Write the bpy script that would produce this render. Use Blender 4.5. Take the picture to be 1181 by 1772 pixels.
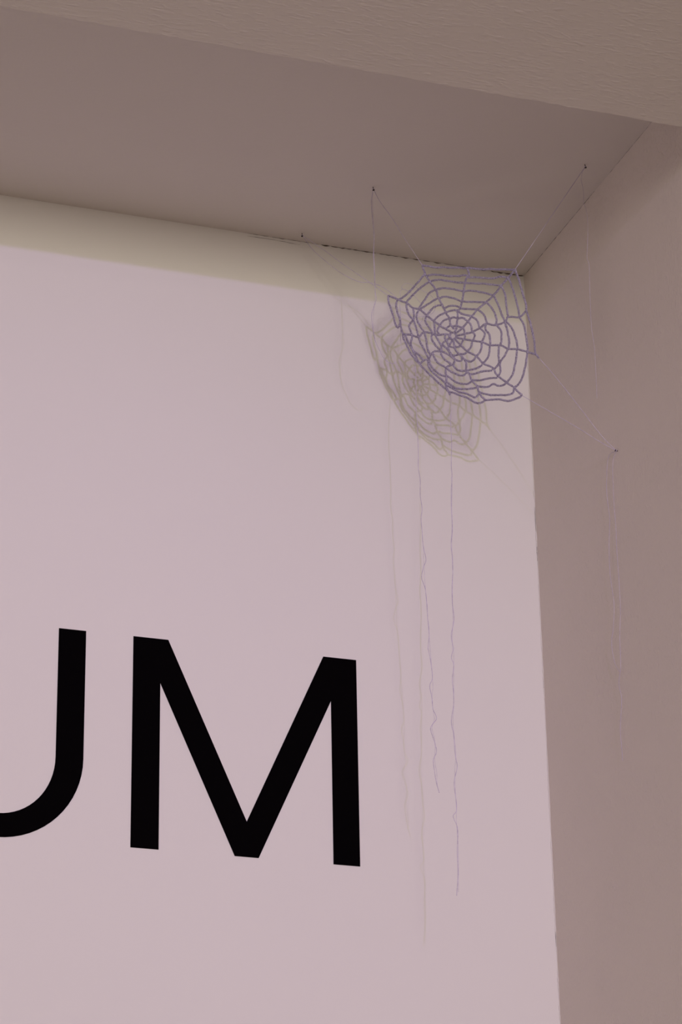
import bpy, bmesh, math, random
from mathutils import Vector, Matrix, noise

random.seed(7)
for o in list(bpy.data.objects):
    bpy.data.objects.remove(o, do_unlink=True)
scene = bpy.context.scene
COL = scene.collection

# ------------------------------------------------------------------ camera
# World frame: x along the lettered wall, y into it, z up. The corner of the
# lettered wall, the side wall and the raised ceiling is (0, 0, H).
H = 4.0
W_PX, H_PX, F_PX = 1181.0, 1772.0, 4815.0
YAW, PITCH, ROLL = math.radians(19.465), math.radians(23.864), math.radians(-1.031)
CAM = Vector((-1.84521, -4.17746, H - 2.48677))
fwd = Vector((math.sin(YAW) * math.cos(PITCH), math.cos(YAW) * math.cos(PITCH), math.sin(PITCH)))
rt = Vector((math.cos(YAW), -math.sin(YAW), 0))
up = rt.cross(fwd)
RT = math.cos(ROLL) * rt + math.sin(ROLL) * up
UP = -math.sin(ROLL) * rt + math.cos(ROLL) * up
cam_data = bpy.data.cameras.new('camera')
cam = bpy.data.objects.new('camera', cam_data)
COL.objects.link(cam)
cam_data.sensor_fit = 'AUTO'
cam_data.sensor_width = 36.0
cam_data.lens = F_PX / H_PX * 36.0
cam_data.clip_start = 0.05
M = Matrix((RT, UP, -fwd)).transposed().to_4x4()
M.translation = CAM
cam.matrix_world = M
scene.camera = cam

# ------------------------------------------------------------------ light
scene.view_settings.view_transform = 'Standard'
scene.view_settings.look = 'None'
scene.view_settings.exposure = -0.27
scene.view_settings.gamma = 1.0
scene.view_settings.use_curve_mapping = False

world = bpy.data.worlds.new('room_light')
scene.world = world
world.use_nodes = True
bg = world.node_tree.nodes['Background']
bg.inputs['Color'].default_value = (1.0, 0.745, 0.59, 1)
bg.inputs['Strength'].default_value = 0.285

# the ceiling spotlight of the room, 0.27 m below the lower ceiling
spot_data = bpy.data.lights.new('ceiling_spotlight', 'SPOT')
spot_data.energy = 228
spot_data.color = (0.55, 0.36, 1.0)
spot_data.shadow_soft_size = 0.021
spot_data.spot_size = math.radians(46)
spot_data.spot_blend = 1.0
spot = bpy.data.objects.new('ceiling_spotlight', spot_data)
COL.objects.link(spot)
spot.location = (-0.568, -4.687, H - 0.426)
spot.rotation_euler = (Vector((-0.98, 0, H - 1.2)) - spot.location).to_track_quat('-Z', 'Y').to_euler()

# broad fill light added behind the camera to brighten the walls
fill_data = bpy.data.lights.new('broad_room_fill', 'AREA')
fill_data.shape = 'RECTANGLE'
fill_data.size, fill_data.size_y = 4.2, 1.7
fill_data.energy = 68
fill_data.color = (1.0, 0.935, 0.80)
fill = bpy.data.objects.new('broad_room_fill', fill_data)
COL.objects.link(fill)
fill.location = (-2.2, -6.95, H - 1.12)
fill.rotation_euler = (math.radians(90), 0, 0)

# a smaller diffused lamp further back in the room, facing the alcove
soft_data = bpy.data.lights.new('diffused_room_lamp', 'AREA')
soft_data.shape = 'RECTANGLE'
soft_data.size, soft_data.size_y = 0.62, 0.75
soft_data.energy = 106
soft_data.color = (1.0, 0.93, 0.79)
soft = bpy.data.objects.new('diffused_room_lamp', soft_data)
COL.objects.link(soft)
soft.location = (-0.5, -6.6, H - 0.95)
soft.rotation_euler = (math.radians(90), 0, 0)

# ------------------------------------------------------------------ helpers
def ray(px, py):
    return (px - W_PX / 2) / F_PX * RT - (py - H_PX / 2) / F_PX * UP + fwd

def at_y(px, py, y):
    d = ray(px, py)
    return CAM + d * ((y - CAM.y) / d.y)

def at_x(px, py, x):
    d = ray(px, py)
    return CAM + d * ((x - CAM.x) / d.x)

def at_z(px, py, z):
    d = ray(px, py)
    return CAM + d * ((z - CAM.z) / d.z)

def obj(name, bm, mat, parent=None, smooth=False):
    me = bpy.data.meshes.new(name)
    bm.to_mesh(me)
    bm.free()
    me.materials.append(mat)
    if smooth:
        for p in me.polygons:
            p.use_smooth = True
    o = bpy.data.objects.new(name, me)
    COL.objects.link(o)
    if parent:
        o.parent = parent
        o.matrix_parent_inverse = parent.matrix_world.inverted()
    return o

def tag(o, label=None, cat=None, group=None, kind=None):
    if label: o['label'] = label
    if cat: o['category'] = cat
    if group: o['group'] = group
    if kind: o['kind'] = kind
    return o

def box(bm, a, b):
    vs = [bm.verts.new((x, y, z)) for x in (a[0], b[0]) for y in (a[1], b[1]) for z in (a[2], b[2])]
    for f in ((0, 1, 3, 2), (4, 6, 7, 5), (0, 4, 5, 1), (2, 3, 7, 6), (0, 2, 6, 4), (1, 5, 7, 3)):
        bm.faces.new([vs[i] for i in f])
    bmesh.ops.recalc_face_normals(bm, faces=bm.faces[:])

def smooth_path(pts, step):
    """Catmull-Rom through the points, resampled at an even step."""
    pts = [Vector(p) for p in pts]
    if len(pts) == 2:
        dense = [pts[0].lerp(pts[1], i / 20) for i in range(21)]
    else:
        P = [pts[0] * 2 - pts[1]] + pts + [pts[-1] * 2 - pts[-2]]
        dense = []
        for i in range(1, len(P) - 2):
            a, b, c, d = P[i - 1:i + 3]
            for k in range(12):
                t = k / 12
                dense.append(0.5 * ((2 * b) + (c - a) * t + (2 * a - 5 * b + 4 * c - d) * t * t
                                    + (3 * b - a - 3 * c + d) * t ** 3))
        dense.append(pts[-1])
    L = [0.0]
    for a, b in zip(dense, dense[1:]):
        L.append(L[-1] + (b - a).length)
    n = max(2, int(L[-1] / step))
    out, j = [], 0
    for i in range(n + 1):
        s = L[-1] * i / n
        while j < len(L) - 2 and L[j + 1] < s:
            j += 1
        seg = L[j + 1] - L[j]
        out.append(dense[j].lerp(dense[j + 1], (s - L[j]) / seg if seg > 1e-9 else 0))
    return out

def tube(bm, path, rad, sides=5):
    """Tube along a sampled path; rad is a number or a function of the index."""
    n = len(path)
    ref = Vector((0.31, -0.83, 0.46))
    prev = None
    for i, p in enumerate(path):
        t = (path[min(i + 1, n - 1)] - path[max(i - 1, 0)]).normalized()
        u = ref - t * ref.dot(t)
        u.normalize()
        ref = u
        v = t.cross(u)
        r = rad(i) if callable(rad) else rad
        ring = [bm.verts.new(p + r * (math.cos(k * 2 * math.pi / sides) * u + math.sin(k * 2 * math.pi / sides) * v))
                for k in range(sides)]
        if prev:
            for k in range(sides):
                bm.faces.new((prev[k], prev[(k + 1) % sides], ring[(k + 1) % sides], ring[k]))
        else:
            bm.faces.new(ring[::-1])
        prev = ring
    bm.faces.new(prev)

def twisted(bm, path, off, r, pitch, plies, sides=5, phase=None, wob=0.0):
    """Several plies twisted round a path: a crocheted chain or a spun thread."""
    phase = random.random() * 6.28 if phase is None else phase
    s = [0.0]
    for a, b in zip(path, path[1:]):
        s.append(s[-1] + (b - a).length)
    n = len(path)
    ref = Vector((0.21, -0.9, 0.37))
    frames = []
    for i in range(n):
        t = (path[min(i + 1, n - 1)] - path[max(i - 1, 0)]).normalized()
        u = ref - t * ref.dot(t)
        u.normalize()
        ref = u
        frames.append((u, t.cross(u)))
    for k in range(plies):
        pl = []
        for i in range(n):
            a = phase + 2 * math.pi * (s[i] / pitch + k / plies)
            o = off * (1 + wob * noise.noise((s[i] * 260, phase * 3, k * 7.1)))
            pl.append(path[i] + o * (math.cos(a) * frames[i][0] + math.sin(a) * frames[i][1]))
        tube(bm, pl, (lambda i, k=k: r * (1 + wob * 0.8 * noise.noise((s[i] * 330, k * 5.3 + phase, 2.2)))), sides)


# ------------------------------------------------------------------ materials
def new_mat(name):
    m = bpy.data.materials.new(name)
    m.use_nodes = True
    nt = m.node_tree
    return m, nt, nt.nodes['Principled BSDF']

def paint(name, col, stretch, scale, bump, dist=0.002, rough=0.75, blotch=0.025, scratch=0.0):
    m, nt, b = new_mat(name)
    N, L = nt.nodes, nt.links
    b.inputs['Roughness'].default_value = rough
    b.inputs['Specular IOR Level'].default_value = 0.285
    tc = N.new('ShaderNodeTexCoord')
    mp = N.new('ShaderNodeMapping')
    mp.inputs['Scale'].default_value = stretch
    L.new(tc.outputs['Object'], mp.inputs['Vector'])
    fine = N.new('ShaderNodeTexNoise')
    fine.inputs['Scale'].default_value = scale
    fine.inputs['Detail'].default_value = 5
    fine.inputs['Roughness'].default_value = 0.55
    L.new(mp.outputs['Vector'], fine.inputs['Vector'])
    big = N.new('ShaderNodeTexNoise')
    big.inputs['Scale'].default_value = 3.0
    big.inputs['Detail'].default_value = 3
    L.new(tc.outputs['Object'], big.inputs['Vector'])
    ramp = N.new('ShaderNodeMix')
    ramp.data_type = 'RGBA'
    ramp.inputs[6].default_value = (*[c * (1 - blotch) for c in col], 1)
    ramp.inputs[7].default_value = (*[min(1, c * (1 + blotch)) for c in col], 1)
    L.new(big.outputs['Fac'], ramp.inputs[0])
    L.new(ramp.outputs[2], b.inputs['Base Color'])
    # roller texture: raised fibres of paint, patchy
    rr = N.new('ShaderNodeMapRange')
    rr.inputs['From Min'].default_value = 0.5
    rr.inputs['From Max'].default_value = 0.85
    L.new(fine.outputs['Fac'], rr.inputs['Value'])
    patch = N.new('ShaderNodeTexNoise')
    patch.inputs['Scale'].default_value = 7
    patch.inputs['Detail'].default_value = 2
    L.new(tc.outputs['Object'], patch.inputs['Vector'])
    mul = N.new('ShaderNodeMath')
    mul.operation = 'MULTIPLY'
    L.new(rr.outputs['Result'], mul.inputs[0])
    L.new(patch.outputs['Fac'], mul.inputs[1])
    last = mul.outputs[0]
    if scratch:
        w = N.new('ShaderNodeTexVoronoi')
        w.inputs['Scale'].default_value = scratch
        mp2 = N.new('ShaderNodeMapping')
        mp2.inputs['Scale'].default_value = (0.6, 1.0, 1.0)
        mp2.inputs['Rotation'].default_value = (0, 0, 0.5)
        L.new(tc.outputs['Object'], mp2.inputs['Vector'])
        L.new(mp2.outputs['Vector'], w.inputs['Vector'])
        r2 = N.new('ShaderNodeMapRange')
        r2.inputs['From Min'].default_value = 0.0
        r2.inputs['From Max'].default_value = 0.18
        r2.inputs['To Min'].default_value = 0.35
        r2.inputs['To Max'].default_value = 0.0
        L.new(w.outputs['Distance'], r2.inputs['Value'])
        add = N.new('ShaderNodeMath')
        L.new(last, add.inputs[0])
        L.new(r2.outputs['Result'], add.inputs[1])
        last = add.outputs[0]
    bp = N.new('ShaderNodeBump')
    bp.inputs['Strength'].default_value = bump
    bp.inputs['Distance'].default_value = dist
    L.new(last, bp.inputs['Height'])
    L.new(bp.outputs['Normal'], b.inputs['Normal'])
    return m

def yarn(name, c0, c1, scale, rough=0.9):
    m, nt, b = new_mat(name)
    N, L = nt.nodes, nt.links
    b.inputs['Roughness'].default_value = rough
    b.inputs['Specular IOR Level'].default_value = 0.2
    b.inputs['Sheen Weight'].default_value = 0.285
    b.inputs['Sheen Roughness'].default_value = 0.6
    b.inputs['Sheen Tint'].default_value = (0.85, 0.78, 1.0, 1)
    tc = N.new('ShaderNodeTexCoord')
    n = N.new('ShaderNodeTexNoise')
    n.inputs['Scale'].default_value = scale
    n.inputs['Detail'].default_value = 2
    L.new(tc.outputs['Object'], n.inputs['Vector'])
    mr = N.new('ShaderNodeMapRange')
    mr.inputs['From Min'].default_value = 0.35
    mr.inputs['From Max'].default_value = 0.65
    L.new(n.outputs['Fac'], mr.inputs['Value'])
    mx = N.new('ShaderNodeMix')
    mx.data_type = 'RGBA'
    mx.inputs[6].default_value = (*c0, 1)
    mx.inputs[7].default_value = (*c1, 1)
    L.new(mr.outputs['Result'], mx.inputs[0])
    L.new(mx.outputs[2], b.inputs['Base Color'])
    return m

WHITE = (0.80, 0.775, 0.745)
m_back = paint('lettered_wall_paint', WHITE, (1, 1, 0.5), 150, 0.10, 0.001, blotch=0.012)
m_right = paint('side_wall_roller_paint', (0.82, 0.745, 0.70), (1, 1, 0.42), 250, 0.7, 0.0028)
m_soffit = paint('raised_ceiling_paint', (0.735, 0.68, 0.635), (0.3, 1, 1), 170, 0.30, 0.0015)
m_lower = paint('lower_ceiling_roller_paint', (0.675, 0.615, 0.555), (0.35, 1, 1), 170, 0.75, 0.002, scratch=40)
m_floor = paint('floor_concrete', (0.13, 0.12, 0.115), (1, 1, 1), 20, 0.2)
m_caulk = paint('corner_filler', (0.79, 0.755, 0.725), (1, 1, 1), 260, 0.5, 0.002)
m_crack = paint('crack_dirt', (0.10, 0.075, 0.055), (1, 1, 1), 200, 0.4)
m_yarn = yarn('lavender_yarn', (0.235, 0.20, 0.285), (0.57, 0.52, 0.67), 480)
m_thread = yarn('pale_lavender_thread', (0.50, 0.43, 0.60), (0.68, 0.61, 0.77), 120)

m_black, nt, b = new_mat('black_vinyl')
n = nt.nodes.new('ShaderNodeTexNoise')
n.inputs['Scale'].default_value = 60
tc = nt.nodes.new('ShaderNodeTexCoord')
nt.links.new(tc.outputs['Object'], n.inputs['Vector'])
bp = nt.nodes.new('ShaderNodeBump')
bp.inputs['Strength'].default_value = 0.04
nt.links.new(n.outputs['Fac'], bp.inputs['Height'])
nt.links.new(bp.outputs['Normal'], b.inputs['Normal'])
b.inputs['Base Color'].default_value = (0.002, 0.0015, 0.002, 1)
b.inputs['Roughness'].default_value = 0.9
b.inputs['Specular IOR Level'].default_value = 0.02

m_nail, nt, b = new_mat('dark_iron')
n = nt.nodes.new('ShaderNodeTexNoise')
n.inputs['Scale'].default_value = 900
cr = nt.nodes.new('ShaderNodeValToRGB')
cr.color_ramp.elements[0].color = (0.012, 0.009, 0.008, 1)
cr.color_ramp.elements[1].color = (0.05, 0.038, 0.032, 1)
nt.links.new(n.outputs['Fac'], cr.inputs['Fac'])
nt.links.new(cr.outputs['Color'], b.inputs['Base Color'])
b.inputs['Metallic'].default_value = 0.5
b.inputs['Roughness'].default_value = 0.6

# ------------------------------------------------------------------ the room
EDGE_Y, EDGE_Z = -0.789, H - 0.155          # front edge of the lower ceiling
XL, YF = -5.0, -7.0

bm = bmesh.new(); box(bm, (XL, 0, 0), (0.2, 0.2, H + 0.2))
wall_back = tag(obj('wall_back', bm, m_back), 'pale lettered wall at the back of the alcove', kind='structure')

bm = bmesh.new(); box(bm, (0, YF, 0), (0.2, 0, H + 0.2))
wall_right = tag(obj('wall_right', bm, m_right), 'roller-textured side wall meeting the lettered wall', kind='structure')

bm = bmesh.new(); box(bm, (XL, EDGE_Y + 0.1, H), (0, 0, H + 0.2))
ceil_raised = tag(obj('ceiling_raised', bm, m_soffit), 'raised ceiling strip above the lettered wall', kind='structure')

# lower ceiling: a slab whose edge towards the alcove is slightly uneven
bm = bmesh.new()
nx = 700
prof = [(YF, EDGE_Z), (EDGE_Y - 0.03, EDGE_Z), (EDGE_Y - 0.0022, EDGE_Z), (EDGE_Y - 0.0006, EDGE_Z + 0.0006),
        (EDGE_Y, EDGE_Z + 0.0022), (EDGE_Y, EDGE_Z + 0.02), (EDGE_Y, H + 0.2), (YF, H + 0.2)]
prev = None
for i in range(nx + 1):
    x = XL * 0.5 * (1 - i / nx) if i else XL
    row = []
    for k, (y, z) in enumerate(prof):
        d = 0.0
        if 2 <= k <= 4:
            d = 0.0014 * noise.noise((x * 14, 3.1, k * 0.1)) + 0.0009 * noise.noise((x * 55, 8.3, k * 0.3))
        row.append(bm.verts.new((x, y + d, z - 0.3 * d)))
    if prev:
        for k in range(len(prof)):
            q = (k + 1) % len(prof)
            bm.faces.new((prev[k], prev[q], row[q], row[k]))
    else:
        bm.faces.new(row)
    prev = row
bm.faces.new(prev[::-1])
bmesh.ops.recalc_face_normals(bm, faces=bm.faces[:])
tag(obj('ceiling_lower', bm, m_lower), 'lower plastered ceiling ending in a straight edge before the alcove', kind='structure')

bm = bmesh.new(); box(bm, (XL, YF, -0.1), (0.2, 0.2, 0))
tag(obj('floor', bm, m_floor), 'grey floor below the lettered wall', kind='structure')

# filler bead down the corner of the two walls
bm = bmesh.new()
path = [Vector((-0.0002 + 0.0006 * noise.noise((0, 0, z * 30)), -0.0002, z)) for z in [i * 0.006 for i in range(int((H - 0.001) / 0.006))]]
tube(bm, path, lambda i: 0.0011 + 0.0010 * noise.noise((4.2, 0, i * 0.21)) + 0.0009 * noise.noise((1.2, 5, i * 0.9)), 8)
tag(obj('filler_bead', bm, m_caulk, wall_right, True), 'uneven bead of painted filler')

def crack(pts, w, parent, seed=0.0, wig=0.0008):
    path = smooth_path(pts, 0.002)
    q = []
    for i, p in enumerate(path):
        q.append(p + wig * Vector((0.2 * noise.noise((i * .21, seed, 1)), -abs(noise.noise((i * .17, seed, 2))), noise.noise((i * .19, seed, 3)))))
    bm = bmesh.new()
    n = len(q)
    tube(bm, q, lambda i: w * max(0.3, 0.65 + 0.9 * noise.noise((i * 0.16, seed, 7))) * min(1, 0.3 + i / 12, 0.3 + (n - i) / 12), 6)
    return obj('crack', bm, m_crack, parent, True)

def joint(px):      # a point on the joint of lettered wall and raised ceiling
    p = at_y(px, 478 - (907 - px) * 0.1503, 0)
    return Vector((p.x, 0, H))
crack([joint(x) for x in (425, 470, 515, 560)], 0.0005, wall_back, 1.0)
crack([joint(x) for x in (548, 580, 615, 650)], 0.0013, wall_back, 2.0, 0.003)
crack([joint(x) for x in (640, 700, 760, 800)], 0.0008, wall_back, 3.0, 0.0012)
crack([joint(x) for x in (795, 825, 850, 880)], 0.0013, wall_back, 4.0, 0.003)
crack([joint(x) for x in (865, 880, 895, 906)], 0.0018, wall_back, 5.0, 0.003)
crack([at_y(428, 408.5, 0), at_y(460, 413, 0), at_y(490, 418, 0), at_y(520, 424, 0)], 0.0004, wall_back, 6.0, 0.0004)
crack([Vector((0, y, H)) for y in (-0.004, -0.08, -0.17, -0.24)], 0.0005, wall_right, 7.0, 0.0006)
crack([Vector((0, y, H)) for y in (-0.235, -0.27, -0.30, -0.325)], 0.0005, wall_right, 8.0, 0.001)
crack([Vector((0, y, H)) for y in (-0.39, -0.43, -0.48, -0.55)], 0.00032, wall_right, 9.0, 0.0008)
for z0, z1, s in ((0.47, 0.52, 12.), (0.545, 0.575, 13.), (0.80, 0.815, 14.), (1.24, 1.275, 15.)):
    crack([Vector((-0.0009, -0.0009, H - z0)), Vector((-0.0010, -0.0008, H - (z0 + z1) / 2)), Vector((-0.0009, -0.0009, H - z1))],
          0.0005, wall_right, s, 0.0008)

# ------------------------------------------------------------------ lettering
def letter(name, outline, label):
    bm = bmesh.new()
    t = 0.0012
    fr = [bm.verts.new((x, -t, z)) for x, z in outline]
    bk = [bm.verts.new((x, 0.0, z)) for x, z in outline]
    n = len(outline)
    bm.faces.new(fr)
    for i in range(n):
        bm.faces.new((fr[i], fr[(i + 1) % n], bk[(i + 1) % n], bk[i]))
    bmesh.ops.recalc_face_normals(bm, faces=bm.faces[:])
    return tag(obj(name, bm, m_black), label, 'letter')

def wall_pt(cx, cy):     # from a traced crop of the lettering
    p = at_y(cx / 1.789, 1060 + cy / 1.789, 0)
    return p.x, p.z
ZT, ZB = H - 0.8002, H - 1.1641
mx = lambda *a: wall_pt(*a)[0]
MT = [(413, 72), (521, 85), (764, 648), (1001, 139), (1104, 151), (1114, 788), (1032, 781), (1026, 274),
      (801, 760), (727, 753), (496, 218), (491, 732), (404, 724)]
MO = [list(wall_pt(*p)) for p in MT]
for i in (0, 1, 3, 4): MO[i][1] = ZT
for i in (5, 6, 8, 9, 11, 12): MO[i][1] = ZB
xl = (MO[0][0] + MO[12][0]) / 2; MO[0][0] = MO[12][0] = xl
xr = (MO[4][0] + MO[5][0]) / 2; MO[4][0] = MO[5][0] = xr
xi = (MO[10][0] + MO[11][0]) / 2; MO[10][0] = MO[11][0] = xi
xj = (MO[6][0] + MO[7][0]) / 2; MO[6][0] = MO[7][0] = xj
letter('letter_m', MO, 'black letter M with splayed inner strokes on the pale wall')

# U: outer right edge, inner right edge, bowl
uo = (mx(267, 55) + mx(258, 430)) / 2
ui = (mx(182, 45) + mx(174, 400)) / 2
zo = wall_pt(30, 698)[1]           # lowest point of the bowl
zi = wall_pt(8, 622)[1]
uc = uo - 0.138
ro, ri = uo - uc, ui - uc
bz = zo + 0.142                    # where the bowl begins
U = [(uo, ZT)]
for k in range(33):
    a = math.pi * k / 32
    U.append((uc + ro * math.cos(a), bz - (bz - zo) * math.sin(a)))
U += [(uc - ro, ZT), (uc - ri, ZT)]
for k in range(33):
    a = math.pi * (1 - k / 32)
    U.append((uc + ri * math.cos(a), bz - (bz - zi) * math.sin(a)))
U.append((ui, ZT))
letter('letter_u', U, 'black letter U with a rounded bowl on the pale wall')

# ------------------------------------------------------------------ nails
NAIL = {}
def nail(key, base, axis, label, tilt=(0, 0, 0), ln=0.006):
    axis = (Vector(axis) + Vector(tilt)).normalized()
    root = bpy.data.objects.new('nail', None)
    COL.objects.link(root)
    root.location = base
    root.empty_display_size = 0.01
    bpy.context.view_layer.update()
    tag(root, label, 'nail', 'nails holding the web')
    bm = bmesh.new(); tube(bm, [base - axis * 0.004, base + axis * ln * .5, base + axis * ln], 0.0007, 8)
    obj('shank', bm, m_nail, root, True)
    bm = bmesh.new()
    tube(bm, [base + axis * (ln - .0004), base + axis * (ln + .0001), base + axis * (ln + .0007), base + axis * (ln + .0009)],
         lambda i: (0.0010, 0.0020, 0.0020, 0.0013)[i], 12)
    obj('head', bm, m_nail, root)
    bm = bmesh.new()
    hel = []
    u = axis.orthogonal().normalized(); v = axis.cross(u)
    for i in range(40):
        a = i * 0.55
        hel.append(base + axis * (ln * .62 + 0.0018 * i / 40) + 0.0011 * (math.cos(a) * u + math.sin(a) * v))
    tube(bm, hel, 0.0004, 5)
    obj('thread_knot', bm, m_thread, root, True)
    NAIL[key] = base + axis * ln * .7

def ceil_nail(key, px, py, label, tilt):
    # the pixel is the head; the base sits on the raised ceiling above it
    p = at_z(px, py, H - 0.006)
    nail(key, Vector((p.x, p.y, H)), (0, 0, -1), label, tilt)
ceil_nail('n1', 646, 329, 'dark nail in raised ceiling holding a slack thread and a thread to web corner', (0.1, -0.15, 0))
ceil_nail('n2', 523, 409, 'dark nail in raised ceiling close to the lettered wall', (0.0, -0.2, 0))
ceil_nail('n3', 1013, 290, 'dark nail in raised ceiling close to the side wall', (0.15, -0.1, 0))
p4 = at_x(1066, 780, -0.0038)
nail('n4', Vector((0, p4.y, p4.z)), (-1, 0, 0), 'dark nail in the side wall where two threads meet', (0, 0.0, 0.15), 0.0038)

# ------------------------------------------------------------------ the crocheted web
# Its corners hang at depths found from where their shadows fall; the web is one
# slanting plane across the corner (depth linear between its corners).
def web_y(px, py):
    return -0.136 - 6.73e-4 * (px - 672) + 1.36e-4 * (py - 515)

def web_pt(px, py):
    y = web_y(px, py) + 0.006 * noise.noise((px * 0.02, py * 0.02, 3.3))
    return at_y(px, py, y)

FR = {'a': (660, 440, 4.218), 'b': (660, 440, 8.436), 'c': (790, 440, 7.873), 'd': (670, 560, 8.436), 'e': (790, 560, 7.873)}
def T(fr, pts):
    ox, oy, s = FR[fr]
    return [(ox + x / s, oy + y / s) for x, y in pts]

web_root = bpy.data.objects.new('crocheted_spider_web', None)
COL.objects.link(web_root)
web_root.location = web_pt(788, 581)
web_root.empty_display_size = 0.05
bpy.context.view_layer.update()
tag(web_root, 'lavender crocheted spider web strung by threads across the alcove corner', 'spider web')

radials = [
    T('b', [(605, 165), (640, 280), (705, 385), (795, 515), (835, 635), (875, 705), (945, 845), (965, 885), (1000, 935), (1010, 1010), (1060, 1090)]),
    T('c', [(150, 192), (178, 290), (140, 325), (120, 390), (105, 505), (85, 635), (52, 735), (12, 790)]) + T('a', [(560, 425), (558, 470), (553, 520), (540, 572)]),
    T('a', [(980, 110), (930, 170), (875, 230), (820, 300), (765, 350), (705, 402), (660, 455), (635, 490), (600, 530), (565, 562), (545, 580)]),
    T('a', [(1060, 412), (1010, 458), (930, 455), (905, 490), (840, 517), (768, 508), (720, 540), (670, 565), (610, 582), (550, 594)]),
    T('a', [(1152, 757), (1130, 732), (1065, 712), (995, 692), (930, 690), (870, 665), (800, 665), (735, 640), (670, 630), (610, 622), (548, 606)]),
    T('a', [(1027, 1027), (970, 972), (915, 935), (850, 885), (815, 830), (745, 795), (690, 740), (630, 708), (580, 662), (542, 618)]),
    T('e', [(395, 1045), (310, 940), (290, 860), (215, 775), (180, 690), (140, 640), (135, 530), (85, 460)]) + T('a', [(575, 735), (540, 690), (533, 655), (528, 622)]),
    T('d', [(922, 1040), (905, 990), (860, 890), (872, 800), (860, 655), (960, 600), (990, 545), (985, 495), (940, 460), (908, 400), (905, 330), (940, 270), (960, 225)]),
    T('d', [(480, 580), (550, 530), (610, 515), (640, 460), (700, 405), (785, 395), (800, 320), (850, 250), (900, 215), (940, 195)]),
    T('d', [(230, 150), (370, 170), (460, 195), (520, 140), (580, 125), (680, 150), (760, 165), (860, 150), (935, 165)]),
    T('b', [(105, 605), (250, 660), (365, 710), (470, 782), (555, 805), (670, 892), (780, 980), (860, 1040), (950, 1095), (1015, 1135)]),
]
hub = T('a', [(522 + 25 * math.cos(a * math.pi / 6), 597 + 24 * math.sin(a * math.pi / 6)) for a in range(13)])

arcs = []
def A(fr, *lists):
    for l in lists:
        arcs.append(T(fr, l))
# each sector from the rim inwards
A('a', [(303, 80), (400, 95), (520, 97), (630, 100)],
  [(335, 165), (352, 152), (430, 150), (540, 161), (610, 152), (640, 165)],
  [(357, 205), (375, 190), (430, 187), (520, 200), (612, 210)],
  [(398, 258), (450, 247), (530, 255), (604, 272)],
  [(418, 325), (460, 308), (520, 318), (593, 345)],
  [(460, 395), (500, 378), (545, 378), (578, 390)],
  [(474, 425), (510, 413), (560, 408)],
  [(500, 470), (530, 458), (560, 470)])
A('a', [(630, 100), (730, 108), (850, 110), (980, 115)],
  [(640, 168), (720, 170), (820, 175), (870, 162), (930, 170)],
  [(612, 208), (740, 215), (875, 228)],
  [(604, 272), (640, 265), (720, 275), (770, 285), (820, 300)],
  [(593, 345), (680, 348), (765, 350)],
  [(580, 395), (640, 400), (705, 402)],
  [(566, 418), (590, 435), (660, 452)],
  [(560, 470), (600, 465), (635, 490)],
  [(515, 532), (545, 522), (578, 530), (600, 540)])
A('a', [(980, 110), (1010, 200), (1035, 290), (1058, 360), (1060, 412)],
  [(930, 170), (955, 240), (985, 330), (1005, 420), (1010, 458)],
  [(878, 230), (905, 290), (915, 380), (930, 455)],
  [(823, 300), (855, 370), (885, 450), (905, 490)],
  [(765, 350), (800, 380), (830, 430), (843, 480), (835, 517)],
  [(705, 402), (750, 440), (770, 490), (768, 508)],
  [(660, 455), (700, 480), (720, 538)],
  [(635, 490), (657, 520), (664, 568)],
  [(600, 540), (610, 560), (608, 582)])
A('a', [(1060, 412), (1090, 500), (1112, 600), (1125, 700), (1130, 732)],
  [(1010, 458), (1045, 520), (1060, 600), (1070, 680), (1065, 712)],
  [(912, 488), (960, 550), (985, 620), (997, 692)],
  [(905, 490), (922, 560), (936, 640), (930, 690)],
  [(843, 517), (875, 560), (880, 620), (872, 665)],
  [(766, 508), (762, 545), (790, 590), (799, 640), (797, 665)],
  [(722, 540), (757, 575), (745, 620), (733, 642)],
  [(668, 566), (684, 595), (671, 631)],
  [(608, 582), (612, 600), (606, 622)])
A('a', [(1065, 712), (1060, 790), (1033, 890), (1003, 950), (970, 972)],
  [(995, 692), (985, 770), (965, 860), (932, 915), (914, 936)])
A('e', [(710, 340), (660, 440), (600, 525), (607, 640), (562, 720)],
  [(585, 315), (578, 440), (583, 535), (530, 605), (485, 622)],
  [(460, 310), (445, 430), (400, 505), (350, 545)],
  [(340, 250), (348, 330), (312, 400), (265, 445)],
  [(220, 245), (200, 320), (150, 382)],
  [(100, 215), (62, 295)])
A('e', [(895, 972), (850, 1012), (700, 1052), (560, 1030), (395, 1045)],
  [(785, 880), (775, 940), (700, 968), (500, 972), (430, 965), (315, 935)],
  [(680, 810), (640, 838), (570, 845), (510, 820), (440, 858), (360, 862), (290, 850)],
  [(560, 735), (450, 745), (330, 770), (220, 772)],
  [(485, 640), (360, 650), (280, 675), (190, 692)],
  [(355, 560), (270, 610), (145, 638)],
  [(265, 450), (240, 492), (190, 515), (90, 478)],
  [(150, 385), (100, 415), (35, 412)],
  [(62, 298), (20, 318), (-20, 300)])
def J(a, b):      # one arc traced over two crops
    arcs.append(T('e', a) + T('d', b))
J([(395, 1048), (330, 1080), (250, 1068), (150, 1010), (60, 975)], [(1090, 1055), (1000, 1020), (905, 990)])
J([(310, 940), (282, 990), (240, 1000), (160, 962), (60, 935)], [(1060, 1000), (940, 935), (860, 890)])
J([(290, 868), (170, 890), (60, 885)], [(1090, 955), (1000, 935), (900, 870), (868, 830)])
J([(218, 785), (150, 825), (60, 818)], [(1090, 882), (1000, 850), (910, 785), (870, 750)])
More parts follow.
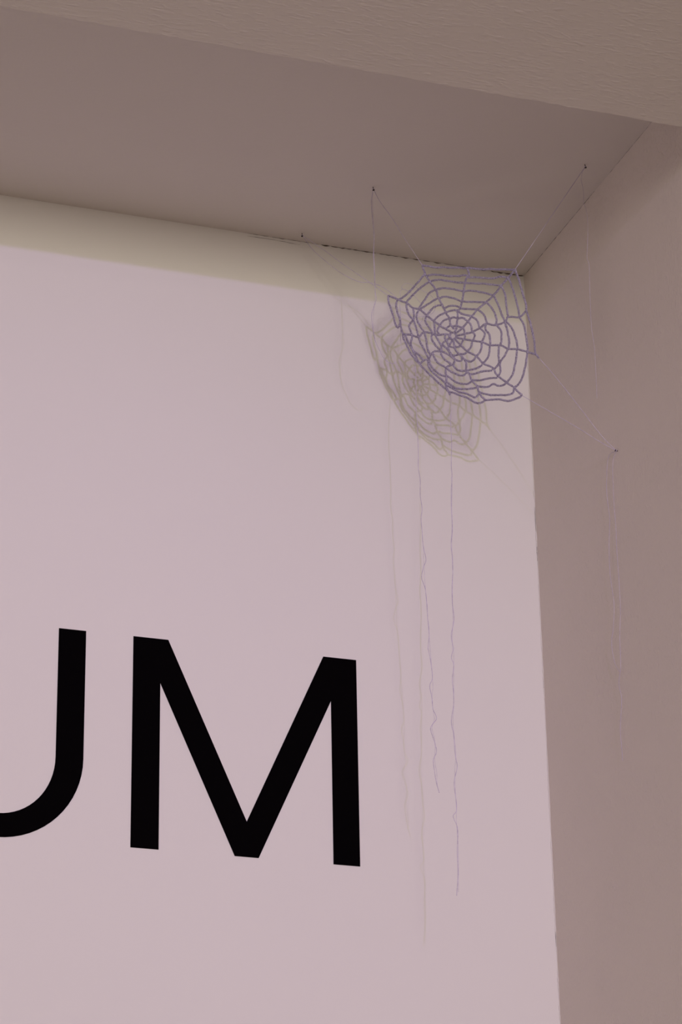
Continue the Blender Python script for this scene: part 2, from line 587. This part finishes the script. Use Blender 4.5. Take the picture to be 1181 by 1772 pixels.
J([(150, 655), (105, 702), (40, 700)], [(1050, 752), (950, 708), (862, 650)])
J([(140, 642), (60, 638)], [(1120, 690), (1040, 678), (980, 630), (958, 595)])
A('d', [(1100, 490), (1085, 545), (1010, 525), (930, 475)],
  [(1045, 455), (960, 460), (910, 400)],
  [(1000, 350), (950, 345), (905, 330)],
  [(905, 990), (750, 860), (620, 740), (520, 640), (480, 580)],
  [(865, 870), (780, 800), (690, 730), (625, 650), (600, 560), (600, 520)],
  [(870, 770), (780, 742), (690, 670), (640, 600), (615, 520)],
  [(860, 645), (760, 580), (700, 510), (665, 440)],
  [(935, 590), (850, 530), (800, 460), (785, 395)],
  [(985, 510), (930, 470), (860, 430), (785, 395)],
  [(935, 455), (890, 385), (815, 305)],
  [(905, 330), (880, 270), (870, 240)])
A('d', [(480, 580), (420, 530), (350, 430), (290, 320), (242, 210), (230, 150)],
  [(540, 532), (430, 430), (375, 380), (310, 270), (262, 155)],
  [(470, 570), (400, 440), (355, 330), (355, 250), (375, 172)],
  [(605, 500), (550, 390), (500, 300), (460, 195)],
  [(635, 450), (592, 370), (580, 250), (545, 130)],
  [(785, 395), (690, 290), (650, 195), (680, 150)],
  [(805, 320), (740, 225), (705, 155)],
  [(860, 245), (845, 200), (860, 150)])
A('b', [(105, 605), (108, 680), (150, 820), (190, 940), (215, 1030), (250, 1068), (280, 1010)],
  [(245, 660), (222, 730), (240, 850), (275, 950), (290, 1060), (314, 1162)],
  [(365, 710), (372, 790), (412, 890), (465, 955), (505, 1040), (545, 1200)],
  [(470, 782), (480, 870), (478, 950), (430, 1000), (415, 1060), (435, 1140), (454, 1182)],
  [(552, 806), (520, 900), (540, 990), (590, 1080), (629, 1142)],
  [(665, 892), (648, 980), (700, 1070), (765, 1162)],
  [(775, 980), (780, 1060), (795, 1165)],
  [(855, 1040), (825, 1120), (850, 1175)])
A('b', [(640, 285), (590, 350), (500, 450), (400, 560), (310, 632), (255, 660)],
  [(705, 400), (600, 470), (480, 580), (410, 650), (365, 708)],
  [(793, 515), (700, 570), (640, 660), (570, 760), (548, 802)],
  [(835, 637), (720, 700), (620, 770), (556, 808)],
  [(872, 740), (810, 750), (740, 805), (670, 890)],
  [(945, 848), (850, 890), (790, 940), (772, 975)],
  [(998, 935), (910, 970), (858, 1040)],
  [(1012, 1035), (965, 1070), (935, 1090)])

def chain(pts, name, parent):
    path = smooth_path([web_pt(*p) for p in pts], 0.0009)
    path = [p + 0.0008 * Vector((noise.noise(p * 90), noise.noise(p * 90 + Vector((5, 0, 0))), noise.noise(p * 90 + Vector((0, 9, 0))))) for p in path]
    bm = bmesh.new()
    twisted(bm, path, 0.00128, 0.00076, 0.0068, 3, 5, wob=0.5)
    return obj(name, bm, m_yarn, parent, True)

for p in radials:
    chain(p, 'radial_chain', web_root)
for p in arcs:
    chain(p, 'bridge_chain', web_root)
chain(hub, 'hub_ring', web_root)

# ------------------------------------------------------------------ its threads
def thread(name, pts, extra=None, r=0.0003, off=0.00028, jit=0.0003):
    path = smooth_path(pts, 0.0014)
    n = len(path)
    for i in range(n):      # small kinks of the spun fibre, none at the tied ends
        e = min(1, i / 8, (n - 1 - i) / 8)
        path[i] = path[i] + e * jit * Vector((0.3 * noise.noise((i * .12, pts[0].x * 50, 1)), noise.noise((i * .12, pts[0].x * 50, 5)), 0))
    bm = bmesh.new()
    twisted(bm, path, off, r, 0.006, 2, 5, wob=0.5)
    if extra:
        tube(bm, smooth_path(extra, 0.002), 0.00024, 5)
    return obj(name, bm, m_thread, web_root, True)

def line(a, b, fr, pix, frac):
    """Points seen at pix, spaced in depth between two fixed ends."""
    out = [a]
    for (cx, cy), t in zip(pix, frac):
        ox, oy, s = fr
        out.append(at_y(ox + cx / s, oy + cy / s, a.y + (b.y - a.y) * t))
    return out + [b]

TL, TR = web_pt(732, 460), web_pt(892, 466)
LT, TIP, BR = web_pt(672.5, 512), web_pt(933, 619), web_pt(903.5, 684)
F1 = (490, 270, 3.81)
thread('anchor_thread', line(NAIL['n1'], TL, F1, [(640, 300), (720, 410), (800, 540)], [.18, .42, .66]))
thread('anchor_thread', line(NAIL['n2'], LT, F1, [(250, 605), (400, 715), (560, 825)], [.22, .49, .77]))
q = web_pt(690, 518.5)
thread('thread_tail', line(NAIL['n2'], q, F1, [(200, 620), (290, 700), (390, 775), (500, 828), (575, 835), (650, 860), (710, 900)], [.12, .26, .42, .6, .7, .82, .92]))
thread('anchor_thread', [NAIL['n3'], NAIL['n3'].lerp(TR, .5), TR, web_pt(880, 480)])
thread('anchor_thread', [TIP, at_x(960, 650, TIP.x * .78), at_x(1000, 700, TIP.x * .47), at_x(1040, 752, TIP.x * .2), NAIL['n4']])
thread('anchor_thread', [BR, at_x(950, 711, BR.x * .71), at_x(1000, 740, BR.x * .42), at_x(1038, 764, BR.x * .2), NAIL['n4']])

def hang(start, segs, depth, fixed='y'):
    out = [start] if start is not None else []
    for (ox, oy, s), pts in segs:
        for cx, cy in pts:
            px, py = ox + cx / s, oy + cy / s
            out.append(at_y(px, py, depth) if fixed == 'y' else at_x(px, py, depth))
    return out

# slack loop from the first nail
FA, FB, FC, FD, FE = (490, 270, 3.81), (560, 480, 3.937), (640, 680, 3.85), (640, 1120, 3.28), (980, 760, 3.055)
loop = hang(NAIL['n1'], [(FA, [(583, 300), (592, 430), (600, 530), (597, 640), (602, 750), (608, 880)]),
                         (FB, [(360, 150), (345, 200), (330, 250), (335, 340), (350, 420), (380, 490), (420, 560), (470, 588), (493, 576)])], -0.196)
loop2 = hang(NAIL['n1'], [(FA, [(590, 300), (598, 430), (604, 530), (600, 640), (606, 750), (608, 880)]),
                          (FB, [(350, 150), (343, 250), (340, 340), (352, 420)])], -0.198)
thread('thread_tail', loop, loop2)

T1 = [(310, -60), (310, 100), (318, 200), (322, 300), (325, 400), (325, 500), (338, 580), (338, 680), (350, 770), (343, 840), (350, 920),
      (358, 1020), (376, 1110), (360, 1160), (347, 1230), (370, 1300), (380, 1380), (388, 1500), (397, 1600), (390, 1700)]
T1b = [(336, 20), (350, 100), (357, 175), (342, 220), (355, 290), (360, 350), (380, 405), (347, 460), (370, 540), (380, 595), (362, 640),
       (370, 710), (380, 770), (396, 826)]
T1x = [(358, 1020), (361, 1100), (366, 1200), (372, 1300)]
T1y = [(357, 175), (358, 240), (354, 300), (362, 360), (368, 410), (355, 460), (372, 540), (370, 640), (381, 710), (384, 780)]
d1 = -0.166
thread('thread_tail', hang(web_pt(719, 631), [(FC, T1), (FD, T1b)], d1), hang(None, [(FC, T1x)], d1) + hang(None, [(FD, T1y)], d1))
T2 = [(543, 60), (541, 200), (547, 330), (545, 480), (550, 560), (545, 650), (545, 760), (551, 900), (543, 1010), (553, 1100), (555, 1200),
      (550, 1290), (552, 1400), (563, 1510), (545, 1615), (560, 1700)]
T2b = [(476, 10), (465, 60), (478, 100), (470, 180), (475, 240), (478, 320), (465, 420), (478, 500), (485, 600), (497, 680), (480, 770),
       (493, 880), (493, 930), (475, 960), (495, 1010), (502, 1060), (498, 1150), (502, 1290), (495, 1410)]
T2x = [(545, 560), (551, 640), (548, 760), (553, 900), (548, 1010), (554, 1200), (553, 1400), (556, 1510), (552, 1615), (552, 1700)]
T2y = [(478, 30), (478, 180), (478, 320), (474, 420), (480, 500), (490, 600), (485, 690), (486, 780), (492, 900), (494, 1000), (504, 1150), (505, 1390)]
d2 = -0.188
thread('thread_tail', hang(web_pt(779.5, 682), [(FC, T2), (FD, T2b)], d2), hang(None, [(FC, T2x), (FD, T2y)], d2))

# tails on the side wall
T4 = [(225, 95), (215, 240), (222, 340), (232, 430), (228, 560), (232, 690), (245, 800), (255, 880), (250, 1000), (242, 1080), (258, 1180), (285, 1230)]
T5 = [(248, 130), (252, 300), (265, 480), (270, 600), (280, 740), (288, 900), (285, 1050), (290, 1200), (280, 1290), (295, 1370), (290, 1480),
      (288, 1550), (295, 1630), (300, 1700)]
thread('thread_tail', hang(NAIL['n4'], [(FE, T4)], -0.004, 'x'), r=0.00021, off=0.0002, jit=0.0009)
thread('thread_tail', hang(NAIL['n4'], [(FE, T5)], -0.003, 'x'), r=0.00021, off=0.0002, jit=0.0009)
FG = (860, 200, 3.68)
n3 = NAIL['n3']
T6 = [(545, 365), (540, 410), (553, 480), (557, 560), (575, 620), (582, 720), (578, 850), (575, 900), (590, 960), (592, 1050), (597, 1200), (605, 1350), (625, 1500), (640, 1800)]
thread('thread_tail', hang(n3, [(FG, T6)], n3.x + 0.004, 'x'), r=0.00018, off=0.00016, jit=0.0006)

# loose curls at the web's left corner
def curl(pts, lift=0.012):
    o = []
    for x, y in T('b', pts):
        p = at_y(x, y, web_y(x, y) + lift)
        o.append(p)
    o[0] = web_pt(*T('b', pts[:1])[0])
    bm = bmesh.new()
    tube(bm, smooth_path(o, 0.0015), 0.00032, 5)
    obj('loose_curl', bm, m_thread, web_root, True)
curl([(255, 660), (285, 620), (275, 560), (310, 510), (400, 540), (470, 590), (530, 660), (600, 740), (630, 800), (640, 850), (610, 930), (595, 975), (560, 1005)])
curl([(425, 548), (305, 500), (310, 460), (370, 425), (430, 440), (560, 510), (700, 580), (765, 650), (785, 700), (790, 790), (760, 850), (710, 890)], 0.009)
curl([(670, 900), (600, 908), (540, 915)], 0.004)
curl([(270, 680), (275, 760), (285, 900), (285, 1080), (282, 1200), (288, 1300), (300, 1380)], 0.006)
